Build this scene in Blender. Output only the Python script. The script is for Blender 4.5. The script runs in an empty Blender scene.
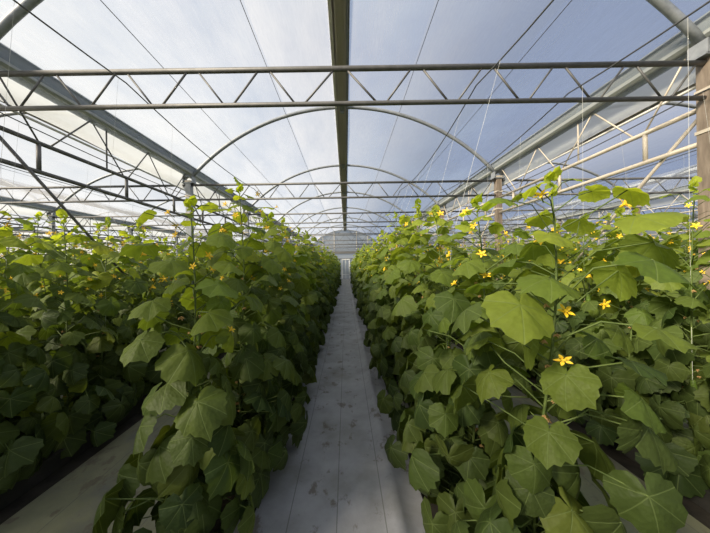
import bpy, math, random
import numpy as np
from mathutils import Vector, Matrix, Quaternion

random.seed(7)
rng = np.random.default_rng(11)
PI = math.pi
scene = bpy.context.scene
COL = scene.collection

# ------------------------------------------------------------------ dimensions (metres)
EYE = 1.6
XG = 3.97                 # half width of one bay (gutter line)
BAY = 2 * XG
HG = EYE + 2.25           # springing height of the arches
HR = EYE + 4.06           # crown of the arches
D0, STEP = 2.87, 4.0      # first frame, spacing
FRAMES = [D0 + STEP * k for k in range(8)]
YEND = FRAMES[-1] + 0.15
YBACK = -9.0
RISE = HR - HG
RAD = (XG ** 2 + RISE ** 2) / (2 * RISE)

def arch_z(x):
    return HR - (RAD - math.sqrt(max(0.0, RAD * RAD - x * x)))

# ------------------------------------------------------------------ mesh helpers
class MB:
    def __init__(s):
        s.v = []; s.f = []; s.m = []
    def box(s, c, d, rot=None, mi=0):
        b = len(s.v)
        for z in (-.5, .5):
            for x, y in ((-.5, -.5), (.5, -.5), (.5, .5), (-.5, .5)):
                p = Vector((x * d[0], y * d[1], z * d[2]))
                if rot: p = rot @ p
                s.v.append((p[0] + c[0], p[1] + c[1], p[2] + c[2]))
        for q in ((0, 3, 2, 1), (4, 5, 6, 7), (0, 1, 5, 4), (1, 2, 6, 5), (2, 3, 7, 6), (3, 0, 4, 7)):
            s.f.append([b + i for i in q]); s.m.append(mi)
        return s
    def tube(s, pts, r, n=8, mi=0, caps=True, phase=0.0):
        pts = [Vector(p) for p in pts]
        rs = r if isinstance(r, (list, tuple)) else [r] * len(pts)
        base = len(s.v)
        t0 = (pts[1] - pts[0]).normalized()
        up = Vector((0, 0, 1)) if abs(t0.z) < .9 else Vector((1, 0, 0))
        a = t0.cross(up).normalized()
        for i, p in enumerate(pts):
            if i == 0: t = t0
            elif i == len(pts) - 1: t = (pts[i] - pts[i - 1]).normalized()
            else: t = (pts[i + 1] - pts[i - 1]).normalized()
            a = (a - t * a.dot(t)).normalized()
            b = t.cross(a)
            for k in range(n):
                w = 2 * PI * (k + phase) / n
                q = p + (a * math.cos(w) + b * math.sin(w)) * rs[i]
                s.v.append(tuple(q))
        for i in range(len(pts) - 1):
            for k in range(n):
                k2 = (k + 1) % n
                o = base + i * n
                s.f.append([o + k, o + k2, o + n + k2, o + n + k]); s.m.append(mi)
        if caps:
            s.f.append([base + k for k in reversed(range(n))]); s.m.append(mi)
            e = base + (len(pts) - 1) * n
            s.f.append([e + k for k in range(n)]); s.m.append(mi)
        return s
    def build(s, name, mats, parent=None, smooth=False):
        me = bpy.data.meshes.new(name)
        me.from_pydata(s.v, [], s.f)
        if not isinstance(mats, (list, tuple)): mats = [mats]
        for m in mats: me.materials.append(m)
        if len(mats) > 1: me.polygons.foreach_set('material_index', s.m)
        if smooth: me.polygons.foreach_set('use_smooth', [True] * len(me.polygons))
        me.update()
        return link(name, me, parent)

def link(name, data, parent=None):
    o = bpy.data.objects.new(name, data)
    COL.objects.link(o)
    if parent: o.parent = parent
    return o

def tag(o, label=None, cat=None, group=None, kind=None):
    if label: o['label'] = label
    if cat: o['category'] = cat
    if group: o['group'] = group
    if kind: o['kind'] = kind
    return o

def thing(name, label, cat, loc=(0, 0, 0), rz=0, group=None):
    o = bpy.data.objects.new(name, None)
    COL.objects.link(o); o.location = loc; o.rotation_euler = (0, 0, rz)
    o.empty_display_size = .1
    return tag(o, label, cat, group)

def child_local(o, root):
    """part meshes are written in world space; shift their data to the root's frame"""
    l = Vector(root.location)
    o.data.transform(Matrix.Translation(-l))
    o.parent = root
    return o

# ------------------------------------------------------------------ materials
def nt(name):
    m = bpy.data.materials.new(name); m.use_nodes = True
    n = m.node_tree; n.nodes.clear()
    out = n.nodes.new('ShaderNodeOutputMaterial')
    return m, n, out

def N(n, t, **k):
    x = n.nodes.new(t)
    for a, b in k.items():
        if a in ('operation', 'blend_type', 'data_type', 'noise_dimensions', 'attribute_name', 'use_clamp', 'feature', 'interpolation_type'): setattr(x, a, b)
        else: x.inputs[a].default_value = b
    return x

def ramp(n, stops):
    r = n.nodes.new('ShaderNodeValToRGB')
    e = r.color_ramp.elements
    while len(e) < len(stops): e.new(.5)
    for i, (p, c) in enumerate(stops):
        e[i].position = p; e[i].color = (*c, 1) if len(c) == 3 else c
    return r

def simple(name, c1, c2, scale=6, rough=.6, metal=0.0, bump=0.0, stretch=(1, 1, 1), spec=.5):
    m, n, out = nt(name)
    L = n.links.new
    tc = N(n, 'ShaderNodeTexCoord')
    mp = N(n, 'ShaderNodeMapping'); mp.inputs['Scale'].default_value = stretch
    L(tc.outputs['Object'], mp.inputs['Vector'])
    no = N(n, 'ShaderNodeTexNoise', Scale=scale, Detail=5, Roughness=.6)
    L(mp.outputs[0], no.inputs['Vector'])
    r = ramp(n, [(.3, c1), (.7, c2)])
    L(no.outputs['Fac'], r.inputs[0])
    p = N(n, 'ShaderNodeBsdfPrincipled', Roughness=rough, Metallic=metal)
    p.inputs['Specular IOR Level'].default_value = spec
    L(r.outputs[0], p.inputs['Base Color'])
    if bump:
        b = N(n, 'ShaderNodeBump', Strength=bump, Distance=.01)
        L(no.outputs['Fac'], b.inputs['Height']); L(b.outputs[0], p.inputs['Normal'])
    L(p.outputs[0], out.inputs[0])
    return m

M = {}
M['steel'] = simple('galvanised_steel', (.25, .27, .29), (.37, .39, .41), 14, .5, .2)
M['steel_dark'] = simple('dark_steel', (.12, .12, .115), (.19, .185, .18), 10, .55, .3)
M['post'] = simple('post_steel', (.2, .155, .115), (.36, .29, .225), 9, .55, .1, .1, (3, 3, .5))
M['gutter'] = simple('gutter_steel', (.34, .36, .35), (.48, .5, .48), 5, .5, .1, 0, (1, .2, 1))
M['ridge'] = simple('ridge_steel', (.50, .45, .43), (.64, .59, .56), 4, .6, 0, 0, (3, .15, 1))
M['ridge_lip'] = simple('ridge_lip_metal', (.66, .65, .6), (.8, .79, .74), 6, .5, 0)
M['girder'] = simple('sunlit_girder_steel', (.62, .55, .44), (.75, .67, .55), 9, .5, .05)  # warm sunlight of the right side put into the beige
M['wire'] = simple('wire', (.1, .1, .1), (.16, .16, .16), 20, .5, .6)
M['twine'] = simple('twine', (.55, .55, .5), (.75, .75, .7), 40, .9)
M['soil'] = simple('dark_soil', (.012, .010, .007), (.04, .033, .024), 9, .95, 0, .6)
M['bag'] = simple('trough_plastic', (.2, .19, .17), (.32, .31, .28), 8, .6, 0, .2)
M['trough_dark'] = simple('trough_black_plastic', (.02, .02, .018), (.045, .043, .038), 8, .6)
M['peat'] = simple('peat', (.02, .014, .009), (.06, .04, .025), 40, .95, 0, .8)
M['pipe'] = simple('drip_pipe', (.01, .01, .01), (.02, .02, .02), 40, .5)
M['petal'] = simple('petal', (.85, .50, .01), (.95, .68, .04), 60, .6)
M['withered'] = simple('withered_blossom', (.3, .16, .05), (.5, .33, .14), 80, .9, 0, .5)
M['fruit'] = simple('cucumber_skin', (.06, .12, .015), (.16, .24, .04), 60, .45, 0, .5)
M['door'] = simple('door_frame_paint', (.6, .6, .58), (.75, .75, .72), 5, .6)

def stem_mat():
    return simple('vine_stem', (.07, .11, .02), (.14, .19, .045), 30, .7, 0, .3)
M['stem'] = stem_mat()

def film_mat(name, density_lo, density_hi, tint=(.93, .96, 1.0), bands=False, albedo=(.8, .82, .84)):
    m, n, out = nt(name); L = n.links.new
    tc = N(n, 'ShaderNodeTexCoord')
    mp = N(n, 'ShaderNodeMapping'); mp.inputs['Scale'].default_value = (1.3, .35, 1.3)
    mp.inputs['Rotation'].default_value = (0, 0, .35)
    L(tc.outputs['Object'], mp.inputs[0])
    a = N(n, 'ShaderNodeTexNoise', Scale=1.1, Detail=6, Roughness=.62)
    L(mp.outputs[0], a.inputs['Vector'])
    b = N(n, 'ShaderNodeTexNoise', Scale=14, Detail=4, Roughness=.7)
    mp2 = N(n, 'ShaderNodeMapping'); mp2.inputs['Scale'].default_value = (3, .3, 3)
    mp2.inputs['Rotation'].default_value = (0, 0, -.9)
    L(tc.outputs['Object'], mp2.inputs[0]); L(mp2.outputs[0], b.inputs['Vector'])
    ad = N(n, 'ShaderNodeMath', operation='MULTIPLY_ADD'); ad.inputs[1].default_value = .35
    L(b.outputs['Fac'], ad.inputs[0]); L(a.outputs['Fac'], ad.inputs[2])
    mr = N(n, 'ShaderNodeMapRange'); mr.inputs['From Min'].default_value = .45; mr.inputs['From Max'].default_value = .95
    mr.inputs['To Min'].default_value = density_lo; mr.inputs['To Max'].default_value = density_hi
    L(ad.outputs[0], mr.inputs['Value'])
    fac = mr.outputs[0]
    if bands:                                   # film is laid in strips; alternate strips are doubled up
        at = N(n, 'ShaderNodeAttribute'); at.attribute_name = 'strip'
        m2 = N(n, 'ShaderNodeMath', operation='ADD')
        L(fac, m2.inputs[0]); L(at.outputs['Fac'], m2.inputs[1]); fac = m2.outputs[0]
    tr = N(n, 'ShaderNodeBsdfTransparent'); tr.inputs[0].default_value = (*tint, 1)
    tl = N(n, 'ShaderNodeBsdfTranslucent'); tl.inputs[0].default_value = (*[q * 1.1 for q in albedo], 1)
    df = N(n, 'ShaderNodeBsdfDiffuse'); df.inputs[0].default_value = (*albedo, 1)
    mx = N(n, 'ShaderNodeMixShader'); mx.inputs[0].default_value = .3
    L(tl.outputs[0], mx.inputs[1]); L(df.outputs[0], mx.inputs[2])
    mm = N(n, 'ShaderNodeMixShader')
    L(fac, mm.inputs[0]); L(tr.outputs[0], mm.inputs[1]); L(mx.outputs[0], mm.inputs[2])
    L(mm.outputs[0], out.inputs[0])
    return m
M['film'] = film_mat('roof_film', .2, .48, bands=True, albedo=(.56, .58, .62))
M['film_thick'] = film_mat('hanging_film', .8, .95, albedo=(.66, .69, .71))
M['film_wall'] = film_mat('gable_film', .7, .9, (.7, .73, .74), albedo=(.5, .52, .52))

def cloth_mat(k=1.0, lo=.60):
    m, n, out = nt('woven_ground_cloth'); L = n.links.new
    tc = N(n, 'ShaderNodeTexCoord')
    a = N(n, 'ShaderNodeTexNoise', Scale=2.2, Detail=7, Roughness=.62)
    L(tc.outputs['Object'], a.inputs['Vector'])
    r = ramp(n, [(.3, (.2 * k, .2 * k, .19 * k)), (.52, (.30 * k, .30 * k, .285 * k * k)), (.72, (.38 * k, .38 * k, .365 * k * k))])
    L(a.outputs['Fac'], r.inputs[0])
    # trodden dirt: small dark patches
    b = N(n, 'ShaderNodeTexNoise', Scale=6.5, Detail=5, Roughness=.65)
    mp = N(n, 'ShaderNodeMapping'); mp.inputs['Scale'].default_value = (1.2, .8, 1)
    L(tc.outputs['Object'], mp.inputs[0]); L(mp.outputs[0], b.inputs['Vector'])
    r2 = ramp(n, [(lo, (0, 0, 0)), (lo + .07, (1, 1, 1))])
    L(b.outputs['Fac'], r2.inputs[0])
    mx = N(n, 'ShaderNodeMix', data_type='RGBA'); mx.inputs[7].default_value = (.13, .105, .075, 1)
    sc = N(n, 'ShaderNodeMath', operation='MULTIPLY'); sc.inputs[1].default_value = .75
    L(r2.outputs[0], sc.inputs[0])
    L(sc.outputs[0], mx.inputs[0]); L(r.outputs[0], mx.inputs[6])
    # woven marker lines every 0.3 m
    sx = N(n, 'ShaderNodeSeparateXYZ'); L(tc.outputs['Object'], sx.inputs[0])
    wv = N(n, 'ShaderNodeMath', operation='MULTIPLY_ADD'); wv.inputs[1].default_value = 1 / .3; wv.inputs[2].default_value = 20.18
    L(sx.outputs[0], wv.inputs[0])
    fr = N(n, 'ShaderNodeMath', operation='FRACT'); L(wv.outputs[0], fr.inputs[0])
    lt = N(n, 'ShaderNodeMath', operation='LESS_THAN'); lt.inputs[1].default_value = .022
    L(fr.outputs[0], lt.inputs[0])
    s2 = N(n, 'ShaderNodeMath', operation='MULTIPLY'); s2.inputs[1].default_value = .6; L(lt.outputs[0], s2.inputs[0])
    mx2 = N(n, 'ShaderNodeMix', data_type='RGBA'); mx2.inputs[7].default_value = (.09, .09, .08, 1)
    L(s2.outputs[0], mx2.inputs[0]); L(mx.outputs[2], mx2.inputs[6])
    p = N(n, 'ShaderNodeBsdfPrincipled', Roughness=.6)
    L(mx2.outputs[2], p.inputs['Base Color'])
    bp = N(n, 'ShaderNodeBump', Strength=.5, Distance=.02); L(a.outputs['Fac'], bp.inputs['Height']); L(bp.outputs[0], p.inputs['Normal'])
    L(p.outputs[0], out.inputs[0])
    return m
M['cloth'] = cloth_mat(1.12, .575); M['cloth_shaded_dirty'] = cloth_mat(.66, .55)  # side cloths: foliage shade put into the tone, with some more dirt

def leaf_mat():
    m, n, out = nt('cucumber_leaf'); L = n.links.new
    def math_(op, a, b=None, c=None):
        x = n.nodes.new('ShaderNodeMath'); x.operation = op
        for i, q in enumerate((a, b, c)):
            if q is None: continue
            if isinstance(q, (int, float)): x.inputs[i].default_value = q
            else: L(q, x.inputs[i])
        return x.outputs[0]
    uv = N(n, 'ShaderNodeAttribute'); uv.attribute_name = 'leafuv'
    sx = N(n, 'ShaderNodeSeparateXYZ'); L(uv.outputs['Vector'], sx.inputs[0])
    ax = math_('ABSOLUTE', sx.outputs[0]); y = sx.outputs[1]
    d = None
    for ang in (0, 48, 104):
        s_, c_ = math.sin(math.radians(ang)), math.cos(math.radians(ang))
        perp = math_('ABSOLUTE', math_('SUBTRACT', math_('MULTIPLY', ax, c_), math_('MULTIPLY', y, s_)))
        al = math_('ADD', math_('MULTIPLY', ax, s_), math_('MULTIPLY', y, c_))
        pen = math_('MULTIPLY', math_('LESS_THAN', al, 0.0), 1.0)
        q = math_('ADD', perp, pen)
        d = q if d is None else math_('MINIMUM', d, q)
    vein = N(n, 'ShaderNodeMapRange'); vein.interpolation_type = 'SMOOTHSTEP'
    vein.inputs['From Min'].default_value = .006; vein.inputs['From Max'].default_value = .022
    vein.inputs['To Min'].default_value = 1; vein.inputs['To Max'].default_value = 0
    L(d, vein.inputs['Value'])
    tn = N(n, 'ShaderNodeAttribute'); tn.attribute_name = 'tint'
    st = N(n, 'ShaderNodeSeparateXYZ'); L(tn.outputs['Vector'], st.inputs[0])
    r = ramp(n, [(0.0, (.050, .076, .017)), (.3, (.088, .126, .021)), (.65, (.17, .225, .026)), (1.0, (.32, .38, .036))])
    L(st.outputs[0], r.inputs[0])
    # old yellowed / pale leaves by their own random value
    yl = ramp(n, [(.0, (.62, .72, .8)), (.45, (1, 1, 1)), (.96, (1.1, 1.05, .9)), (1, (1.45, 1.25, .9))])
    L(st.outputs[1], yl.inputs[0])
    mu = N(n, 'ShaderNodeMix', data_type='RGBA', blend_type='MULTIPLY'); mu.inputs[0].default_value = 1
    L(r.outputs[0], mu.inputs[6]); L(yl.outputs[0], mu.inputs[7])
    # mottling between the veins
    no = N(n, 'ShaderNodeTexVoronoi', Scale=9); L(uv.outputs['Vector'], no.inputs['Vector'])
    nz = N(n, 'ShaderNodeTexNoise', Scale=5, Detail=4); L(uv.outputs['Vector'], nz.inputs['Vector'])
    mr = N(n, 'ShaderNodeMapRange'); mr.inputs['To Min'].default_value = .75; mr.inputs['To Max'].default_value = 1.25
    L(nz.outputs['Fac'], mr.inputs['Value'])
    hs = N(n, 'ShaderNodeHueSaturation'); hs.inputs['Saturation'].default_value = .96
    L(mr.outputs[0], hs.inputs['Value']); L(mu.outputs[2], hs.inputs['Color'])
    mv = N(n, 'ShaderNodeMix', data_type='RGBA'); mv.inputs[7].default_value = (.2, .26, .09, 1)
    vf = math_('MULTIPLY', vein.outputs[0], .4); L(vf, mv.inputs[0]); L(hs.outputs[0], mv.inputs[6])
    p = N(n, 'ShaderNodeBsdfPrincipled', Roughness=.55); p.inputs['Specular IOR Level'].default_value = .22
    L(mv.outputs[2], p.inputs['Base Color'])
    hgt = math_('SUBTRACT', math_('MULTIPLY', no.outputs['Distance'], .5), math_('MULTIPLY', vein.outputs[0], .35))
    bp = N(n, 'ShaderNodeBump', Strength=.4, Distance=.010); L(hgt, bp.inputs['Height']); L(bp.outputs[0], p.inputs['Normal'])
    tl = N(n, 'ShaderNodeBsdfTranslucent')
    tc = N(n, 'ShaderNodeMix', data_type='RGBA', blend_type='MULTIPLY'); tc.inputs[0].default_value = 1
    L(mv.outputs[2], tc.inputs[6]); tc.inputs[7].default_value = (2.6, 2.5, .9, 1)
    L(tc.outputs[2], tl.inputs[0])
    mm = N(n, 'ShaderNodeMixShader'); L(math_('MULTIPLY_ADD', st.outputs[0], .3, .17), mm.inputs[0])
    L(p.outputs[0], mm.inputs[1]); L(tl.outputs[0], mm.inputs[2])
    L(mm.outputs[0], out.inputs[0])
    return m
M['leaf'] = leaf_mat()

# ------------------------------------------------------------------ leaves
TH = np.radians([0, 12, 26, 38, 48, 60, 74, 90, 104, 118, 134, 150, 166, 180])
RR = np.array([1.0, .94, .86, .87, .90, .84, .79, .80, .81, .71, .65, .60, .46, .12])

class Foliage:
    def __init__(s): s.V = []; s.F3 = []; s.F4 = []; s.U = []; s.T = []; s.n = 0
    def leaf(s, org, tip, nor, size, young, rnd, res=(24, 3), fold=.35, droop=.35, curl=0.0, width=1.0):
        na, nr = res
        th = np.linspace(-PI, PI, na, endpoint=False)
        r = np.interp(np.abs(th), TH, RR)
        if na >= 24:
            r = r * (1 + .035 * np.where(np.arange(na) % 2 == 0, 1, -1)) * (1 + rng.normal(0, .025, na))
        rad = np.linspace(0, 1, nr + 1)[1:]
        rad = rad ** .9
        x = (rad[:, None] * (r * np.sin(th))[None, :]).ravel() * width
        y = (rad[:, None] * (r * np.cos(th))[None, :]).ravel()
        rr = np.repeat(rad, na); tt = np.tile(th, nr)
        x = np.concatenate([[0], x]); y = np.concatenate([[0], y]); rr = np.concatenate([[0], rr]); tt = np.concatenate([[0], tt])
        a = np.abs(tt)
        crease = np.interp(a, np.radians([0, 24, 48, 76, 104, 142, 180]), [0, 1, 0, 1, 0, 1, 0])
        z = -fold * np.abs(x) ** 1.25 - droop * np.clip(y, 0, None) ** 2 - droop * .5 * np.clip(-y, 0, None) ** 1.5
        z = z + .10 * crease * rr * (1.3 - .5 * rr) + curl * x * y
        z = z + .035 * np.sin(tt * 5 + rnd * 20) * rr ** 2 + .03 * np.sin(tt * 9 + rnd * 50) * rr ** 3
        t = tip / np.linalg.norm(tip); nrm = nor - t * np.dot(nor, t); nrm /= np.linalg.norm(nrm)
        sd = np.cross(t, nrm)
        P = org + size * (x[:, None] * sd + y[:, None] * t + z[:, None] * nrm)
        b = s.n
        s.V.append(P)
        s.U.append(np.stack([x / width, y, np.full_like(x, rnd)], 1))
        s.T.append(np.tile([young, rnd, 0.0], (len(x), 1)))
        k = np.arange(na); k2 = (k + 1) % na
        s.F3.append(np.stack([np.full(na, b), b + 1 + k2, b + 1 + k], 1))
        for i in range(nr - 1):
            o = b + 1 + i * na
            s.F4.append(np.stack([o + k, o + k2, o + na + k2, o + na + k], 1))
        s.n += len(x)
    def mesh(s, name):
        V = np.concatenate(s.V); U = np.concatenate(s.U); T = np.concatenate(s.T)
        f3 = np.concatenate(s.F3); f4 = np.concatenate(s.F4) if s.F4 else np.zeros((0, 4), int)
        me = bpy.data.meshes.new(name)
        me.vertices.add(len(V)); me.vertices.foreach_set('co', V.ravel().astype(np.float32))
        nl = f3.size + f4.size
        me.loops.add(nl); me.loops.foreach_set('vertex_index', np.concatenate([f3.ravel(), f4.ravel()]).astype(np.int32))
        me.polygons.add(len(f3) + len(f4))
        st = np.concatenate([np.arange(len(f3)) * 3, f3.size + np.arange(len(f4)) * 4]).astype(np.int32)
        me.polygons.foreach_set('loop_start', st)
        me.polygons.foreach_set('use_smooth', np.ones(len(st), bool))
        me.update(calc_edges=True)
        for nm, D in (('leafuv', U), ('tint', T)):
            at = me.attributes.new(nm, 'FLOAT_VECTOR', 'POINT')
            at.data.foreach_set('vector', D.ravel().astype(np.float32))
        me.materials.append(M['leaf'])
        return me

Z = np.array([0, 0, 1.0])
def az(a): return np.array([math.cos(a), math.sin(a), 0.0])

def plant_data(H, seed, res, hero=False, low=.3, dens=1.0, gap=False):
    """one vine: foliage mesh, stem mesh, flower / fruit / withered blossom spots"""
    rd = random.Random(seed)
    fo = Foliage(); st = MB()
    ph = rd.random() * 6
    def stem_at(z):
        return np.array([.03 * math.sin(z * 3.1 + ph), .035 * math.cos(z * 2.3 + ph * 2), z])
    zs = np.linspace(.12, H, 16)
    st.tube([stem_at(z) for z in zs], [.008 - .005 * (i / 15) for i in range(16)], 6)
    step = .040 / dens
    z = low; a = rd.random() * 6.28; spots = []
    while z < H:
        f = (z - low) / (H - low)
        a += 2.4 + rd.uniform(-.5, .5)
        if gap and f < .8 and math.sin(a) < -.9 and rd.random() < .75: a += rd.uniform(.5, 1.4)
        u = az(a)
        size = (.13 - .03 * f) * rd.uniform(.78, 1.22)
        if f > .78: size *= 1 - (f - .78) / .22 * .6
        pl = (.06 + .21 * rd.random() ** .8) * (1 if f < .85 else 1 - (f - .85) * 4)
        pl *= (.75 + .45 * abs(u[0])) * (1.15 - .2 * f)
        up = .35 + .5 * rd.random()
        o = stem_at(z)
        e = o + u * pl + Z * pl * up * (.45 if f < .5 else .8)
        mid = (o + e) / 2 + Z * pl * rd.uniform(-.05, .3) + np.cross(u, Z) * pl * rd.uniform(-.15, .15)
        st.tube([o, mid, e], .0034 if f < .8 else .0022, 4, caps=False)
        pitch = math.radians(rd.gauss(70 - 62 * f ** 1.25, 14))         # downward pitch of the blade
        side = np.cross(u, Z)
        yaw = rd.gauss(0, .4); ud = u * math.cos(yaw) + side * math.sin(yaw)
        tip = ud * math.cos(pitch) - Z * math.sin(pitch)
        nor = ud * math.sin(pitch) + Z * math.cos(pitch)
        rl = rd.gauss(0, .3)
        sd = np.cross(tip, nor); nor = nor * math.cos(rl) + sd * math.sin(rl)
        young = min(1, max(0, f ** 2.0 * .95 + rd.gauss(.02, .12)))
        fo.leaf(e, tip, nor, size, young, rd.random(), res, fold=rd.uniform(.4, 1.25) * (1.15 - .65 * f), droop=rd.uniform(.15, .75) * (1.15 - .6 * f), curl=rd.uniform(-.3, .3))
        if .25 < f < .97 and rd.random() < .7: spots.append((z, a + rd.uniform(1.5, 4.5), rd.random()))
        z += step * rd.uniform(.75, 1.25) * (.42 + 1.05 * min(1, f * 1.5))
    # growing tip: small upright leaves and tendrils
    top = stem_at(H)
    for k in range(6):
        b = a + k * 1.3; u = az(b); el = rd.uniform(.5, 1.1)
        fo.leaf(top + Z * .015 * k, u * math.cos(el) + Z * math.sin(el), -u * math.sin(el) + Z * math.cos(el), .022 + .006 * k * rd.random(), 1, rd.random(), res, .5, -.1)
    for k in range(4 if not hero else 8):
        zz = rd.uniform(H * .55, H); o = stem_at(zz); u = az(rd.random() * 6.28)
        st.tube([o, o + u * .06 + Z * .03, o + u * .13 + Z * .02, o + u * .17 + Z * .05], .0013, 3, caps=False)
    return fo, st, spots, stem_at

def flower_mesh(s=1.0, name='flower'):
    mb = MB()
    n = 5
    for k in range(n):
        a = 2 * PI * k / n
        b = len(mb.v)
        for (r, w, z) in ((.1, 0, .0), (.45, -.24, .12), (.45, .24, .12), (.8, -.16, .2), (.8, .16, .2), (1.05, 0, .16)):
            c, s_ = math.cos(a), math.sin(a)
            mb.v.append(((r * c - w * s_) * .03 * s, (r * s_ + w * c) * .03 * s, z * .03 * s + .012 * s))
        for f in ((0, 1, 2), (1, 3, 4, 2), (3, 5, 4)): mb.f.append([b + i for i in f]); mb.m.append(0)
    mb.tube([(0, 0, -.004 * s), (0, 0, .004 * s), (0, 0, .018 * s)], [.003 * s, .006 * s, .007 * s], 6)
    mb.tube([(0, 0, -.03 * s), (0, 0, -.002 * s)], .0025 * s, 5, mi=1)
    me = bpy.data.meshes.new(name); me.from_pydata(mb.v, [], mb.f)
    me.materials.append(M['petal']); me.materials.append(M['stem'])
    me.polygons.foreach_set('material_index', mb.m); me.update()
    return me
FLOWER = flower_mesh()

def blob_mesh(name, mat, r, seed):
    rd = random.Random(seed); mb = MB()
    for k in range(6):
        a = rd.random() * 6.28; o = Vector((rd.uniform(-r, r) * .3, rd.uniform(-r, r) * .3, rd.uniform(-r, r) * .3))
        t = Vector((math.cos(a), math.sin(a), rd.uniform(-1, .4))).normalized() * r
        mb.tube([o, o + t * .6, o + t * 1.1 + Vector((0, 0, -.3 * r))], [r * .3, r * .28, r * .05], 5)
    me = bpy.data.meshes.new(name); me.from_pydata(mb.v, [], mb.f); me.materials.append(mat); me.update()
    return me
WITHER = [blob_mesh('withered_blossom', M['withered'], .012, s) for s in (1, 2, 3)]

def cuke_mesh(L_, r):
    mb = MB(); P = []; R = []
    for i in range(11):
        t = i / 10
        P.append((.010 * math.sin(t * 2.2), 0, -t * L_)); R.append(r * (.25 + .75 * math.sin(PI * min(1, t * 1.15 + .1)) ** .45) if t < 1 else r * .25)
    mb.tube([(0, 0, .03), (0, 0, 0)], .003, 5)
    mb.tube(P, R, 10)
    me = bpy.data.meshes.new('cucumber'); me.from_pydata(mb.v, [], mb.f); me.materials.append(M['fruit'])
    me.polygons.foreach_set('use_smooth', [True] * len(mb.f)); me.update()
    return me
CUKES = [cuke_mesh(.05, .007), cuke_mesh(.11, .013), cuke_mesh(.16, .018)]

def make_proto(H, seed, res, hero=False, nflow=5, nfruit=2, nwith=3, dens=1.0, low=.3, gap=False):
    root = thing('cucumber_vine', '', 'plant')
    fo, st, spots, sa = plant_data(H, seed, res, hero, low, dens, gap)
    f = link('foliage', fo.mesh('foliage'), root)
    st.build('stem', M['stem'], root, smooth=True)
    rd = random.Random(seed + 99)
    hi = [s for s in spots if s[0] > H * .66]; lo = [s for s in spots if .3 * H < s[0] < H * .75]
    rd.shuffle(hi); rd.shuffle(lo)
    for z, a, r in hi[:nflow]:
        o = link('flower', FLOWER, root); u = az(a)
        p = sa(z) + u * rd.uniform(.08, .26) + Z * rd.uniform(0, .06)
        o.location = p
        d = Vector(u) + Vector((0, 0, rd.uniform(-.1, .9)))
        o.rotation_mode = 'QUATERNION'; o.rotation_quaternion = d.to_track_quat('Z', 'Y') @ Quaternion((0, 0, 1), rd.random() * 6)
        k = rd.uniform(.65, 1.0); o.scale = (k, k * rd.uniform(.6, 1), k)
    for i, (z, a, r) in enumerate(lo[:nfruit]):
        ci = min(2, int(r * 3))
        o = link('cucumber', CUKES[ci], root); p = sa(z) + az(a) * .035; o.location = p
        w = link('withered_blossom', WITHER[0], o); w.location = (.009, 0, -(.05, .11, .16)[ci])
    for z, a, r in lo[nfruit:nfruit + nwith]:
        o = link('withered_blossom', rd.choice(WITHER), root); o.location = sa(z) + az(a) * rd.uniform(.015, .035)
    return root

def dup(root, loc, rz, s, label, group):
    r = root.copy(); COL.objects.link(r); r.location = loc; r.rotation_euler = (0, 0, rz); r.scale = (s, s, s)
    for c in list(root.children):
        d = c.copy(); COL.objects.link(d); d.parent = r
        for g_ in c.children:
            e_ = g_.copy(); COL.objects.link(e_); e_.parent = d
    if label: r['label'] = label
    if group: r['group'] = group
    elif 'group' in r: del r['group']
    return r

ROWX = [.74, 2.39, 3.97, 5.56, 7.15, 8.74]
SP = .44
ORD = ['frontmost', 'second', 'third', 'fourth', 'fifth', 'sixth']
ROWTXT = {1: '{s}-hand row beside the aisle', 2: 'second row {s} of the aisle', 3: 'row under the {s} gutter',
          4: 'fourth row {s} of the aisle', 5: 'fifth row {s} of the aisle', 6: 'sixth row {s} of the aisle'}

def seg(d):
    if d < D0: return 'before the nearest roof truss'
    if d < D0 + STEP: return 'between first and second trusses'
    if d < D0 + 2 * STEP: return 'between second and third trusses'
    return 'beyond the third truss'

# ---- where every individual vine stands
START = {1: (1.42, 1.05), 2: (1.85, 1.82), 3: (3.1, 2.75), 4: (4.3, 4.3), 5: (5.5, 5.5), 6: (6.7, 6.7)}   # (left, right)
LIMIT = {1: 21.5, 2: 15.5, 3: 12.5, 4: 10.5, 5: 10.5, 6: 10.8}
plants = []
for ri in range(1, 7):
    for sgn in (-1, 1):
        d = START[ri][0 if sgn < 0 else 1]; i = 0
        while d < LIMIT[ri]:
            plants.append((ri, sgn, i, sgn * (ROWX[ri - 1] + (.06 if i == 0 and ri == 1 else random.uniform(-.05, .05))), d + random.uniform(-.05, .05) * (i > 0)))
            d += SP; i += 1

MID = [make_proto(H, 100 + k, (20, 3), nflow=8, nfruit=1, nwith=2, dens=1.8, low=.14) for k, H in enumerate((1.96, 2.02, 2.08, 2.14, 1.9, 2.22))]
FAR = [make_proto(H, 200 + k, (14, 2), nflow=2, nfruit=0, nwith=0, dens=1.25, low=.16) for k, H in enumerate((1.98, 2.06, 2.14, 2.22, 1.94))]
used = set()
def stand(proto, x, y, rz, s, label, group):
    if proto.name in used: return dup(proto, (x, y, 0), rz, s, label, group)
    used.add(proto.name); proto.location = (x, y, 0); proto.rotation_euler = (0, 0, rz); proto.scale = (s,) * 3
    proto['label'] = label
    if group: proto['group'] = group
    return proto

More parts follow.
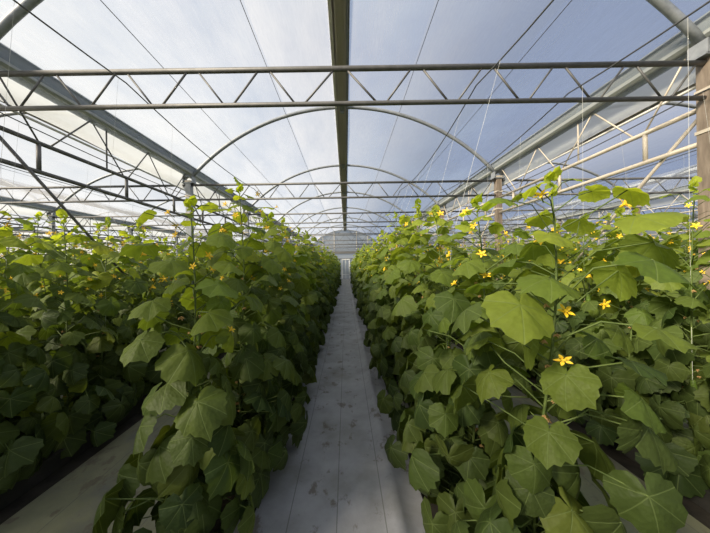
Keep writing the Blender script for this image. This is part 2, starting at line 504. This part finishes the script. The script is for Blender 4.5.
twine_spots = []
seedn = 500
for (ri, sgn, i, x, y) in plants:
    side = 'left' if sgn < 0 else 'right'
    row = ROWTXT[ri].format(s=side)
    if i < 6 and ri <= 2:
        lab = ('cucumber vine, %s from the front in the %s' % (ORD[i], row)) if i else 'frontmost cucumber vine in the %s' % row
        grp = None
    else:
        lab = 'cucumber vine in the %s, %s' % (row, seg(y))
        grp = 'cucumber vines in the %s, %s' % (row, seg(y))
    if y < 3.6 and ri <= 2:
        seedn += 1
        H = {(1, 1, 0): 1.86, (1, 1, 1): 1.9, (1, -1, 0): 1.9, (1, -1, 1): 2.12, (1, -1, 2): 1.98}.get((ri, sgn, i), random.uniform(1.88, 2.12))
        r = make_proto(H, seedn, (32, 4), True, nflow=(16 if sgn < 0 else 10), nfruit=3, nwith=8, dens=(2.1 if ri == 1 else 1.8), low=.14, gap=(ri == 1 and i < 2))
        r['label'] = lab; r.location = (x, y, 0)
        if ri == 1 and i < 2:                 # fruit and spent blossoms on the open front of the stem
            fr = [(1.13, 1)] if (sgn > 0 and i == 0) else []
            for zf, ci in fr:
                q = link('cucumber', CUKES[2], r); q.location = (.03, -.05, zf + .10); q.scale = (.9, .9, .9)
                w_ = link('withered_blossom', WITHER[1], q); w_.location = (.009, 0, -.165); w_.scale = (1.5, 1.5, 1.3)
            zz = .42
            while zz < H * .8:
                w_ = link('withered_blossom', random.choice(WITHER), r); w_.location = (random.uniform(-.03, .03), -.03 - random.uniform(0, .02), zz)
                k_ = random.uniform(.6, 1.2); w_.scale = (k_, k_, k_); w_.rotation_euler = (0, 0, random.random() * 6)
                zz += random.uniform(.07, .14)
        if grp: r['group'] = grp
    elif y < 8.5:
        stand(random.choice(MID), x, y, random.choice((0, PI)) + random.uniform(-.35, .35), random.uniform(.95, 1.05), lab, grp)
    else:
        stand(random.choice(FAR), x, y, random.choice((0, PI)) + random.uniform(-.35, .35), random.uniform(.95, 1.05), lab, grp)
    if y < 7.5 and ri <= 4: twine_spots.append((ri, sgn, i, x, y, row))
print('individual vines', len(plants))

# ---- the rest of the crop, as one mass
mass = Foliage()
for ri in range(1, 13):
    for sgn in (-1, 1):
        X = .8 + 1.587 * (ri - 1)
        d = LIMIT.get(ri, max(6.5, X * .78)); end = YEND - .6
        while d < end:
            H = random.uniform(1.85, 2.2); bx = sgn * X + random.uniform(-.06, .06); a = random.random() * 6
            z = .3 if ri == 1 else .9
            while z < H:
                f = z / H
                a += 2.4; u = az(a); pl = random.uniform(.12, .24)
                p = np.array([bx, d, z]) + u * pl
                pit = math.radians(random.gauss(60 - 52 * f * f, 14))
                mass.leaf(p, u * math.cos(pit) - Z * math.sin(pit), u * math.sin(pit) + Z * math.cos(pit), random.uniform(.12, .17) * (1 if f < .85 else .6),
                          min(1, max(0, f * f * .95 + random.gauss(0, .1))), random.random(), (10, 1), .4, .3)
                z += .055
            d += .42
o = link('distant_cucumber_foliage', mass.mesh('distant_cucumber_foliage'))
tag(o, 'mass of distant cucumber vines filling the far rows up to the end wall', 'plants', kind='stuff')

edge = Foliage()  # outer rows carried on out of view, added for their shade
for X, ya, yb in ((-2.39, -1.6, 1.5), (-3.97, -1.6, 2.8), (-5.56, -1.6, 4.0), (2.39, .6, 1.5), (3.97, .6, 2.4)):
    d = ya
    while d < yb:
        a = random.random() * 6; z = .2; H = random.uniform(1.85, 2.1)
        while z < H:
            f = z / H; a += 2.4; u = az(a); pit = math.radians(random.gauss(65 - 55 * f * f, 14))
            edge.leaf(np.array([X, d, z]) + u * random.uniform(.08, .24), u * math.cos(pit) - Z * math.sin(pit), u * math.sin(pit) + Z * math.cos(pit), random.uniform(.10, .15), f ** 3, random.random(), (12, 1), .4, .3)
            z += .035
        d += .44
o = link('unseen_row_foliage', edge.mesh('unseen_row_foliage'))
tag(o, 'unseen leafy ends of the outer rows, added to shade the side paths', 'plants', kind='stuff')

# ------------------------------------------------------------------ greenhouse structure
def solid(name, mb, mat, kind='structure', **k):
    o = mb.build(name, mat, **k); o['kind'] = kind; return o

g = MB(); g.box((0, 12, -.05), (70, 60, .1)); solid('floor', g, M['soil'])

def film_surface(name, cx):
    V = []; F = []; S = []
    xs = np.linspace(-XG, XG, 29); ys = np.linspace(YBACK, YEND, 22)
    for y in ys:
        for x in xs:
            V.append((cx + x, y, arch_z(x) + .05 + .012 * math.sin(y * 2.1 + x * 3)))
    nx = len(xs)
    for j in range(len(ys) - 1):
        for i in range(nx - 1):
            F.append((j * nx + i, j * nx + i + 1, (j + 1) * nx + i + 1, (j + 1) * nx + i))
            xm = (xs[i] + xs[i + 1]) / 2
            S.append(.14 if 1.45 < xm < 2.87 or -1.45 < xm < 0 else .0)
    me = bpy.data.meshes.new(name); me.from_pydata(V, [], F); me.materials.append(M['film'])
    at = me.attributes.new('strip', 'FLOAT', 'FACE'); at.data.foreach_set('value', S)
    me.polygons.foreach_set('use_smooth', [True] * len(F)); me.update()
    o = link(name, me); o['kind'] = 'structure'; return o
BAYS = (-2, -1, 0, 1, 2)
for k in BAYS: film_surface('ceiling', k * BAY)

# end wall: film stretched over the gable of every bay
g = MB()
V = []; F = []
for k in BAYS:
    xs = np.linspace(-XG, XG, 21)
    b = len(V)
    for x in xs: V += [(k * BAY + x, YEND, 0), (k * BAY + x, YEND, arch_z(x) + .04)]
    for i in range(20): F.append((b + 2 * i, b + 2 * i + 2, b + 2 * i + 3, b + 2 * i + 1))
me = bpy.data.meshes.new('wall_end'); me.from_pydata(V, [], F); me.materials.append(M['film_wall']); me.update()
o = link('wall_end', me); o['kind'] = 'structure'
for sgn, nm in ((-1, 'wall_left'), (1, 'wall_right')):
    X = sgn * (2.5 * BAY + .02)
    me = bpy.data.meshes.new(nm); me.from_pydata([(X, YBACK, 0), (X, YEND, 0), (X, YEND, HG), (X, YBACK, HG)], [], [(0, 1, 2, 3)])
    me.materials.append(M['film_wall']); o = link(nm, me); o['kind'] = 'structure'

me = bpy.data.meshes.new('wall_front_unseen'); me.from_pydata([(-2.5 * BAY, YBACK, 0), (2.5 * BAY, YBACK, 0), (2.5 * BAY, YBACK, HG), (-2.5 * BAY, YBACK, HG)], [], [(0, 1, 2, 3)])  # unseen near end wall, added to cut light from behind the camera
me.materials.append(M['film_wall']); o = link('wall_front_unseen', me); o['kind'] = 'structure'
# end wall framing and door
t = thing('end_wall_frame', 'pale steel framework on the end wall at the far end of the aisle', 'frame', (0, YEND - .08, 0))
for x in (-2.6, -1.3, 1.3, 2.6):
    child_local(MB().box((x, YEND - .08, arch_z(x) / 2), (.06, .06, arch_z(x) - .04)).build('upright', M['girder']), t)
child_local(MB().box((0, YEND - .08, EYE + 1.45), (7.8, .08, .28)).build('crossbar', M['steel_dark']), t)
child_local(MB().box((0, YEND - .08, EYE + .72), (7.8, .05, .08)).build('crossbar', M['steel_dark']), t)
g = MB()
for x in (-.42, .42): g.box((x, YEND - .1, 1.1), (.09, .08, 2.2))
g.box((0, YEND - .1, 2.24), (.93, .08, .09)); g.box((0, YEND - .1, 1.1), (.06, .06, 2.2))
g.box((0, YEND - .1, .5), (.8, .04, .06))
o = g.build('door_1', M['door']); o['kind'] = 'structure'

def sidetxt(k): return {0: 'central bay', -1: 'bay left of the centre', 1: 'bay right of the centre', -2: 'outermost left bay', 2: 'outermost right bay'}[k]
NTH = ['nearest', 'second nearest', 'third nearest', 'fourth nearest', 'fifth nearest', 'sixth nearest', 'seventh nearest', 'farthest']

# ---- trusses: one per bay and frame
ZT, ZB = EYE + 2.11, EYE + 1.735
for j, y in enumerate(FRAMES):
    for k in BAYS:
        xmin = max(0, abs(k) * BAY - XG)
        if xmin / y > 1.25: continue
        cx = k * BAY
        t = thing('roof_truss', '%s galvanised lattice truss across the %s' % (NTH[j], sidetxt(k)), 'truss', (cx, y, 0))
        child_local(MB().tube([(cx - XG + .06, y, ZT), (cx + XG - .06, y, ZT)], .029, 10).build('top_chord', M['steel_dark'], smooth=True), t)
        child_local(MB().tube([(cx - XG + .06, y, ZB), (cx + XG - .06, y, ZB)], .025, 10).build('bottom_chord', M['steel_dark'], smooth=True), t)
        for s in (-1, 1):
            for q in range(5):
                xb = .44 + q * .765; xt0 = xb - .33; xt1 = xb + .33
                if q == 0: xt0 = .06
                for a_, b_ in ((xt0, xb - .045), (xt1, xb + .045)):
                    if a_ > XG - .08: continue
                    mb = MB().tube([(cx + s * a_, y, ZT), (cx + s * b_, y, ZB)], .011, 6)
                    child_local(mb.build('diagonal_brace', M['steel_dark'], smooth=True), t)

# ---- arches
for j, y in enumerate(FRAMES):
    for k in BAYS:
        if max(0, abs(k) * BAY - XG) / y > 1.25: continue
        cx = k * BAY
        pts = [(cx + x, y, arch_z(x)) for x in np.linspace(-XG + .05, XG - .05, 41)]
        o = MB().tube(pts, .046, 8).build('roof_arch', M['steel'], smooth=True)
        tag(o, '%s curved steel arch carrying the film over the %s' % (NTH[j], sidetxt(k)), 'roof arch')

# ---- posts and gutters
for s_ in (-2.5, -1.5, -.5, .5, 1.5, 2.5):
    X = s_ * BAY; nm = {-.5: 'gutter left of the aisle', .5: 'gutter right of the aisle', -1.5: 'second gutter to the left', 1.5: 'second gutter to the right', -2.5: 'outer gutter to the left', 2.5: 'outer gutter to the right'}[s_]
    for j, y in enumerate(FRAMES):
        if abs(X) / y > 1.4: continue
        t = thing('support_post', '%s square steel post holding up the %s' % (NTH[j], nm), 'post', (X, y, 0))
        child_local(MB().box((X, y, (HG - .1) / 2), (.13, .13, HG - .1)).build('column', M['post'] if s_ > 0 else M['steel']), t)  # warm sunlight on right posts put into the colour; left posts plain grey
        g = MB(); g.box((X, y, HG - .09), (.3, .17, .02)); g.box((X - .12, y, HG - .01), (.02, .17, .16)); g.box((X + .12, y, HG - .01), (.02, .17, .16))
        child_local(g.build('head_bracket', M['steel']), t)
        g = MB(); g.box((X, y, .02), (.24, .24, .03)); child_local(g.build('base_plate', M['steel']), t)
        for zz in (2.98, 3.42, 3.8):
            child_local(MB().box((X, y, zz), (.15, .15, .035)).build('clamp', M['girder']), t)
    # gutter: U section
    w = .115; h = .17; z0 = HG + .13
    prof = [(-w, h), (-w, 0), (-w + .03, -.03), (w - .03, -.03), (w, 0), (w, h), (w + .035, h), (w + .035, h + .015), (w - .012, h + .015), (w - .012, .01), (-w + .012, .01), (-w + .012, h + .015), (-w - .035, h + .015), (-w - .035, h)]
    V = [(X + a, y, z0 + b) for y in (YBACK, YEND - .1) for a, b in prof]; n = len(prof)
    F = [(i, (i + 1) % n, n + (i + 1) % n, n + i) for i in range(n)]
    g = MB(); g.v = V; g.f = [list(f) for f in F] + [list(range(n)), list(range(2 * n - 1, n - 1, -1))]; g.m = [0] * len(g.f)
    o = g.build('rain_gutter', M['gutter'])
    tag(o, 'long grey steel rain %s, running to the end wall' % nm, 'gutter')
    # film hanging below the gutter, on the side away from the aisle
    sg = 1 if s_ > 0 else -1
    V = []; F = []; ys = np.linspace(YBACK, YEND - .2, 80)
    for i, y in enumerate(ys):
        for q in range(6):
            f = q / 5
            V.append((X + sg * (.14 + .03 * f + .035 * math.sin(y * 1.7 + q) * f), y, HG + .21 - (.42 + .03 * math.sin(y * 1.1)) * f))
    for i in range(len(ys) - 1):
        for q in range(5): F.append((i * 6 + q, i * 6 + q + 1, i * 6 + 7 + q, i * 6 + 6 + q))
    t = thing('film_skirt', 'loose white film skirt hanging along the %s' % nm, 'film skirt', (X, 0, 0))
    me = bpy.data.meshes.new('film_sheet'); me.from_pydata(V, [], F); me.materials.append(M['film_thick'])
    me.polygons.foreach_set('use_smooth', [True] * len(F)); me.update()
    child_local(link('film_sheet', me), t)
    child_local(MB().tube([(X + sg * .17, YBACK, HG - .24), (X + sg * .17, YEND - .2, HG - .24)], .018, 8).build('hem_pipe', M['ridge_lip'], smooth=True), t)
    # girder under the gutter, one per frame spacing
    for j in range(len(FRAMES)):
        y0 = FRAMES[j] + .075; y1 = (FRAMES[j + 1] - .075) if j + 1 < len(FRAMES) else None
        if y1 is None or abs(X) / y1 > 1.3: continue
        za, zb, zg = EYE + 1.66, EYE + 1.28, HG + .1
        gm = M['girder'] if s_ > 0 else M['steel_dark']  # sun on right girders and shade on left put into the colour
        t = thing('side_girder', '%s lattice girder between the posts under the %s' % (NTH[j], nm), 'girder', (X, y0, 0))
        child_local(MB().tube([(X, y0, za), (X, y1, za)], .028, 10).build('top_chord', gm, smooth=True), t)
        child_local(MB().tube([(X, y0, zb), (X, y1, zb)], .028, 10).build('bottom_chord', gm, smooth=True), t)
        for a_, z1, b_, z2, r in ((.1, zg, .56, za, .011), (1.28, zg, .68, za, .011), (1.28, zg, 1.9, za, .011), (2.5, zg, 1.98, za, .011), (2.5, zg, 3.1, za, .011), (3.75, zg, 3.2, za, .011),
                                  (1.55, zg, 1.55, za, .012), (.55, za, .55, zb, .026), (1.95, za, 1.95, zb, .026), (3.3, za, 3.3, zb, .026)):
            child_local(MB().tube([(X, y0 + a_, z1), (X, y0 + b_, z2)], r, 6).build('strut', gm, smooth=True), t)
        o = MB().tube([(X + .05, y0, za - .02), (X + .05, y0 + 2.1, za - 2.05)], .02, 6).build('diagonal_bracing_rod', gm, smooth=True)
        tag(o, 'diagonal rod running down from the %s post of the %s' % (NTH[j], nm), 'bracing rod')

# ---- ridge beams with their lips
for k in BAYS:
    cx = k * BAY - (.03 if k == 0 else 0)
    t = thing('ridge_beam', 'broad ridge beam running lengthwise along the crown of the %s' % sidetxt(k), 'ridge beam', (cx, 0, 0))
    L_ = YEND - YBACK - .1; ym = (YEND + YBACK) / 2
    g = MB(); g.box((cx + .02, ym, HR - .02), (.17, L_, .05)); g.box((cx + .012, ym, HR + .03), (.34, L_, .012)); g.box((cx - .06, ym, HR - .06), (.02, L_, .09)); g.box((cx + .105, ym, HR - .06), (.02, L_, .09))
    child_local(g.build('channel', M['ridge']), t)
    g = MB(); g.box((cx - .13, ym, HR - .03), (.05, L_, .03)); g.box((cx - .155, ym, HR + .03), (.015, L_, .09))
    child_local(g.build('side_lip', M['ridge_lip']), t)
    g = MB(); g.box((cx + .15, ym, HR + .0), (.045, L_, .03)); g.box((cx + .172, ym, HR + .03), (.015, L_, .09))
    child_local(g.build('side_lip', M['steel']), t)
    for y in FRAMES:
        g = MB(); g.box((cx + .02, y - .12, HR - .075), (.13, .3, .015)); g.box((cx + .02, y + .05, HR - .1), (.1, .08, .05))
        child_local(g.build('joint_plate', M['steel']), t)

# ---- thin purlin wires under the film and crop wires
for k in (-1, 0, 1):
    for i, x in enumerate((-2.87, -1.45, 1.45, 2.87)):
        o = MB().tube([(k * BAY + x, YBACK, arch_z(x) + .02), (k * BAY + x, YEND - .1, arch_z(x) + .02)], .0055, 5).build('film_wire', M['wire'])
        tag(o, 'thin film wire of the %s, %s' % (sidetxt(k), ['near its left gutter', 'left of its ridge beam', 'right of its ridge beam', 'near its right gutter'][i]), 'wire')
crop_wires = []
def crop_wire(x, za, sag, label):
    pts = []; y = YBACK
    ys = [D0 - STEP * 2] + [D0 - STEP] + FRAMES
    for a_, b_ in zip(ys[:-1], ys[1:]):
        for q in range(10):
            f = q / 10; pts.append((x, a_ + (b_ - a_) * f, za - sag * 4 * f * (1 - f)))
    pts.append((x, ys[-1], za))
    o = MB().tube(pts, .007, 5).build('crop_wire', M['wire'])
    tag(o, label, 'wire'); crop_wires.append(x)
def wire_z(x, y):
    za, sag = WZ[round(x, 2)]
    f = ((y - D0) / STEP) % 1
    return za - sag * 4 * f * (1 - f)
WZ = {}
for x, za, sag, lb in ((-2.3, ZT - .12, .1, 'dark crop wire strung across the trusses, above the second row left of the aisle'),
                       (1.46, ZT - .2, .18, 'dark crop wire strung across the trusses, just right of the central ridge beam'),
                       (2.45, ZT - .3, .14, 'dark crop wire strung across the trusses, above the second row right of the aisle'),
                       (-.8, ZB + .03, .05, 'dark crop wire above the row bordering the aisle on the left'),
                       (.8, ZB + .03, .05, 'dark crop wire above the row bordering the aisle on the right'),
                       (-3.8, ZB + .03, .05, 'dark crop wire above the row under the left gutter'),
                       (3.8, ZB + .03, .05, 'dark crop wire above the row under the right gutter'),
                       (-5.56, ZB + .03, .05, 'dark crop wire above the fourth row left of the aisle'),
                       (5.56, ZB + .03, .05, 'dark crop wire above the fourth row right of the aisle')):
    WZ[round(x, 2)] = (za, sag)
    if abs(x) != .8: crop_wire(x, za, sag, lb)
WX = {(1, 1): .8, (1, -1): -.8, (2, 1): 2.45, (2, -1): -2.3, (3, 1): 3.8, (3, -1): -3.8, (4, 1): 5.56, (4, -1): -5.56}
for (ri, sgn, i, x, y, row) in twine_spots:
    wx = WX[(ri, sgn)]
    if ri == 1:
        if sgn > 0: wx = 1.46
        else: continue
    if i % 2 or (ri == 1 and i < 2): continue
    top = wire_z(wx, y + .05)
    if ri == 1: top = wire_z(wx, y + .5)
    yy = y + (.5 if ri == 1 else .05)
    o = MB().tube([(x, y, .25), (x + (wx - x) * .1, y + .01, 1.75), (wx, yy, top)], .0010, 4).build('support_twine', M['twine'])
    if i < 6 and ri <= 2: tag(o, 'pale twine tied up from the %s vine in the %s' % (ORD[i] if i else 'frontmost', row), 'twine')
    else: tag(o, 'pale twine over the %s, %s' % (row, seg(y)), 'twine', 'twines over the %s, %s' % (row, seg(y)))

# ------------------------------------------------------------------ ground: cloth strips and growing troughs
CT = {0: 'down the central aisle'}
names = ['first', 'second', 'third', 'fourth', 'fifth']
for k in range(-5, 6):
    cx = k * 1.587
    x0, x1 = (cx - .58, cx + .52) if k == 0 else (cx - .55, cx + .55)
    xs = list(np.linspace(x0, x1, 30 if k == 0 else 10)); ys = np.concatenate([np.linspace(-1, 8, 70), np.linspace(8.4, YEND - .3, 40)])
    V = []; F = []
    for y in ys:
        for x in xs:
            zz = .012 + .006 * math.sin(x * 9 + y * 1.3) * math.sin(y * 2.7 + x * 4)
            if k == 0: zz += .035 * math.exp(-((x - .33) / .05) ** 2)      # raised fold right of the middle
            V.append((x, y, zz + .006))
    n = len(xs)
    for j in range(len(ys) - 1):
        for i in range(n - 1): F.append((j * n + i, j * n + i + 1, (j + 1) * n + i + 1, (j + 1) * n + i))
    me = bpy.data.meshes.new('ground_cloth'); me.from_pydata(V, [], F); me.materials.append(M['cloth'] if k == 0 else M['cloth_shaded_dirty'])
    me.polygons.foreach_set('use_smooth', [True] * len(F)); me.update()
    o = link('ground_cloth', me)
    lab = 'long white woven ground cloth down the central aisle' if k == 0 else 'soiled, shade-darkened white ground cloth in the %s side path %s of the central aisle' % (names[abs(k) - 1], 'left' if k < 0 else 'right')
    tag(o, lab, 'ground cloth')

for ri in range(1, 7):
    for sgn in (-1, 1):
        X = sgn * ROWX[ri - 1]; side = 'left' if sgn < 0 else 'right'
        y0 = START[ri][0 if sgn < 0 else 1] - .55; L_ = YEND - .8 - y0; ym = y0 + L_ / 2
        t = thing('growing_trough', ('pale' if ri == 1 else 'dark') + ' plastic growing trough under the %s' % ROWTXT[ri].format(s=side), 'trough', (X, y0, 0))
        g = MB(); g.box((X, ym, .02), (.2, L_, .03))
        for q in (-1, 1): g.box((X + q * .1, ym, .08), (.012, L_, .14)); g.box((X + q * .112, ym, .15), (.035, L_, .01))
        g.box((X, y0, .08), (.2, .012, .14))
        child_local(g.build('shell', M['bag'] if ri == 1 else M['trough_dark']), t)
        child_local(MB().box((X, ym, .08), (.18, L_ - .05, .1)).build('peat_fill', M['peat']), t)
        child_local(MB().tube([(X + .05, y0 + .1, .142), (X + .05, ym, .142), (X + .05, YEND - .9, .142)], .009, 6).build('drip_pipe', M['pipe']), t)

# ------------------------------------------------------------------ sky, sun, camera
w = bpy.data.worlds.new('sky'); scene.world = w; w.use_nodes = True
n = w.node_tree; n.nodes.clear(); L = n.links.new
tc = n.nodes.new('ShaderNodeTexCoord')
sep = n.nodes.new('ShaderNodeSeparateXYZ'); L(tc.outputs['Generated'], sep.inputs[0])
# bright white haze towards the sun side (left), blue on the other
side = n.nodes.new('ShaderNodeMapRange'); side.inputs['From Min'].default_value = -.75; side.inputs['From Max'].default_value = .8
L(sep.outputs[0], side.inputs['Value'])
no = n.nodes.new('ShaderNodeTexNoise'); no.inputs['Scale'].default_value = 2.6; no.inputs['Detail'].default_value = 7; no.inputs['Roughness'].default_value = .58
mp = n.nodes.new('ShaderNodeMapping'); mp.inputs['Scale'].default_value = (1, 1, 2.2); L(tc.outputs['Generated'], mp.inputs[0]); L(mp.outputs[0], no.inputs['Vector'])
ad = n.nodes.new('ShaderNodeMath'); ad.operation = 'MULTIPLY_ADD'; ad.inputs[1].default_value = -.9; L(no.outputs['Fac'], ad.inputs[0])
a2 = n.nodes.new('ShaderNodeMath'); a2.operation = 'ADD'; a2.inputs[1].default_value = .45; L(side.outputs[0], a2.inputs[0]); L(a2.outputs[0], ad.inputs[2])
el = n.nodes.new('ShaderNodeMath'); el.operation = 'MULTIPLY_ADD'; el.inputs[1].default_value = .45; L(sep.outputs[2], el.inputs[0]); L(ad.outputs[0], el.inputs[2])
r = n.nodes.new('ShaderNodeValToRGB'); e = r.color_ramp.elements
e[0].position = .22; e[0].color = (.84, .90, .96, 1); e[1].position = 1.0; e[1].color = (.42, .50, .70, 1)
x = e.new(.45); x.color = (.70, .79, .92, 1)
x = e.new(.7); x.color = (.58, .67, .83, 1)
L(el.outputs[0], r.inputs[0])
gr = n.nodes.new('ShaderNodeMapRange'); gr.inputs['From Min'].default_value = -.03; gr.inputs['From Max'].default_value = .02; L(sep.outputs[2], gr.inputs['Value'])
mx = n.nodes.new('ShaderNodeMix'); mx.data_type = 'RGBA'; mx.inputs[6].default_value = (.10, .12, .07, 1); L(gr.outputs[0], mx.inputs[0]); L(r.outputs[0], mx.inputs[7])
bg = n.nodes.new('ShaderNodeBackground'); bg.inputs['Strength'].default_value = .8; L(mx.outputs[2], bg.inputs[0])
ow = n.nodes.new('ShaderNodeOutputWorld'); L(bg.outputs[0], ow.inputs[0])

ld = bpy.data.lights.new('sun', 'SUN'); ld.energy = 11.0; ld.color = (1, .86, .66); ld.angle = math.radians(14)
lo = link('sun', ld)
sd = Vector((-.74, -.50, .50)).normalized()          # towards the sun
lo.rotation_euler = sd.to_track_quat('Z', 'Y').to_euler(); lo.location = sd * 30

cam = bpy.data.cameras.new('camera'); co = link('camera', cam)
cam.sensor_width = 36; cam.lens = 36 * 267 / 710; cam.clip_start = .05; cam.clip_end = 200
cam.shift_x = 9 / 710; cam.shift_y = -1.5 / 710
co.location = (.03, 0, EYE)
co.rotation_euler = (Matrix.Rotation(math.radians(90), 4, 'X') @ Matrix.Rotation(math.radians(-.88), 4, 'Z')).to_euler()
scene.camera = co

scene.view_settings.view_transform = 'Standard'; scene.view_settings.look = 'None'
scene.view_settings.exposure = 0; scene.view_settings.gamma = 1; scene.view_settings.use_curve_mapping = False
c = scene.cycles
c.max_bounces = 8; c.diffuse_bounces = 4; c.transmission_bounces = 6; c.transparent_max_bounces = 24; c.glossy_bounces = 2
c.use_denoising = True
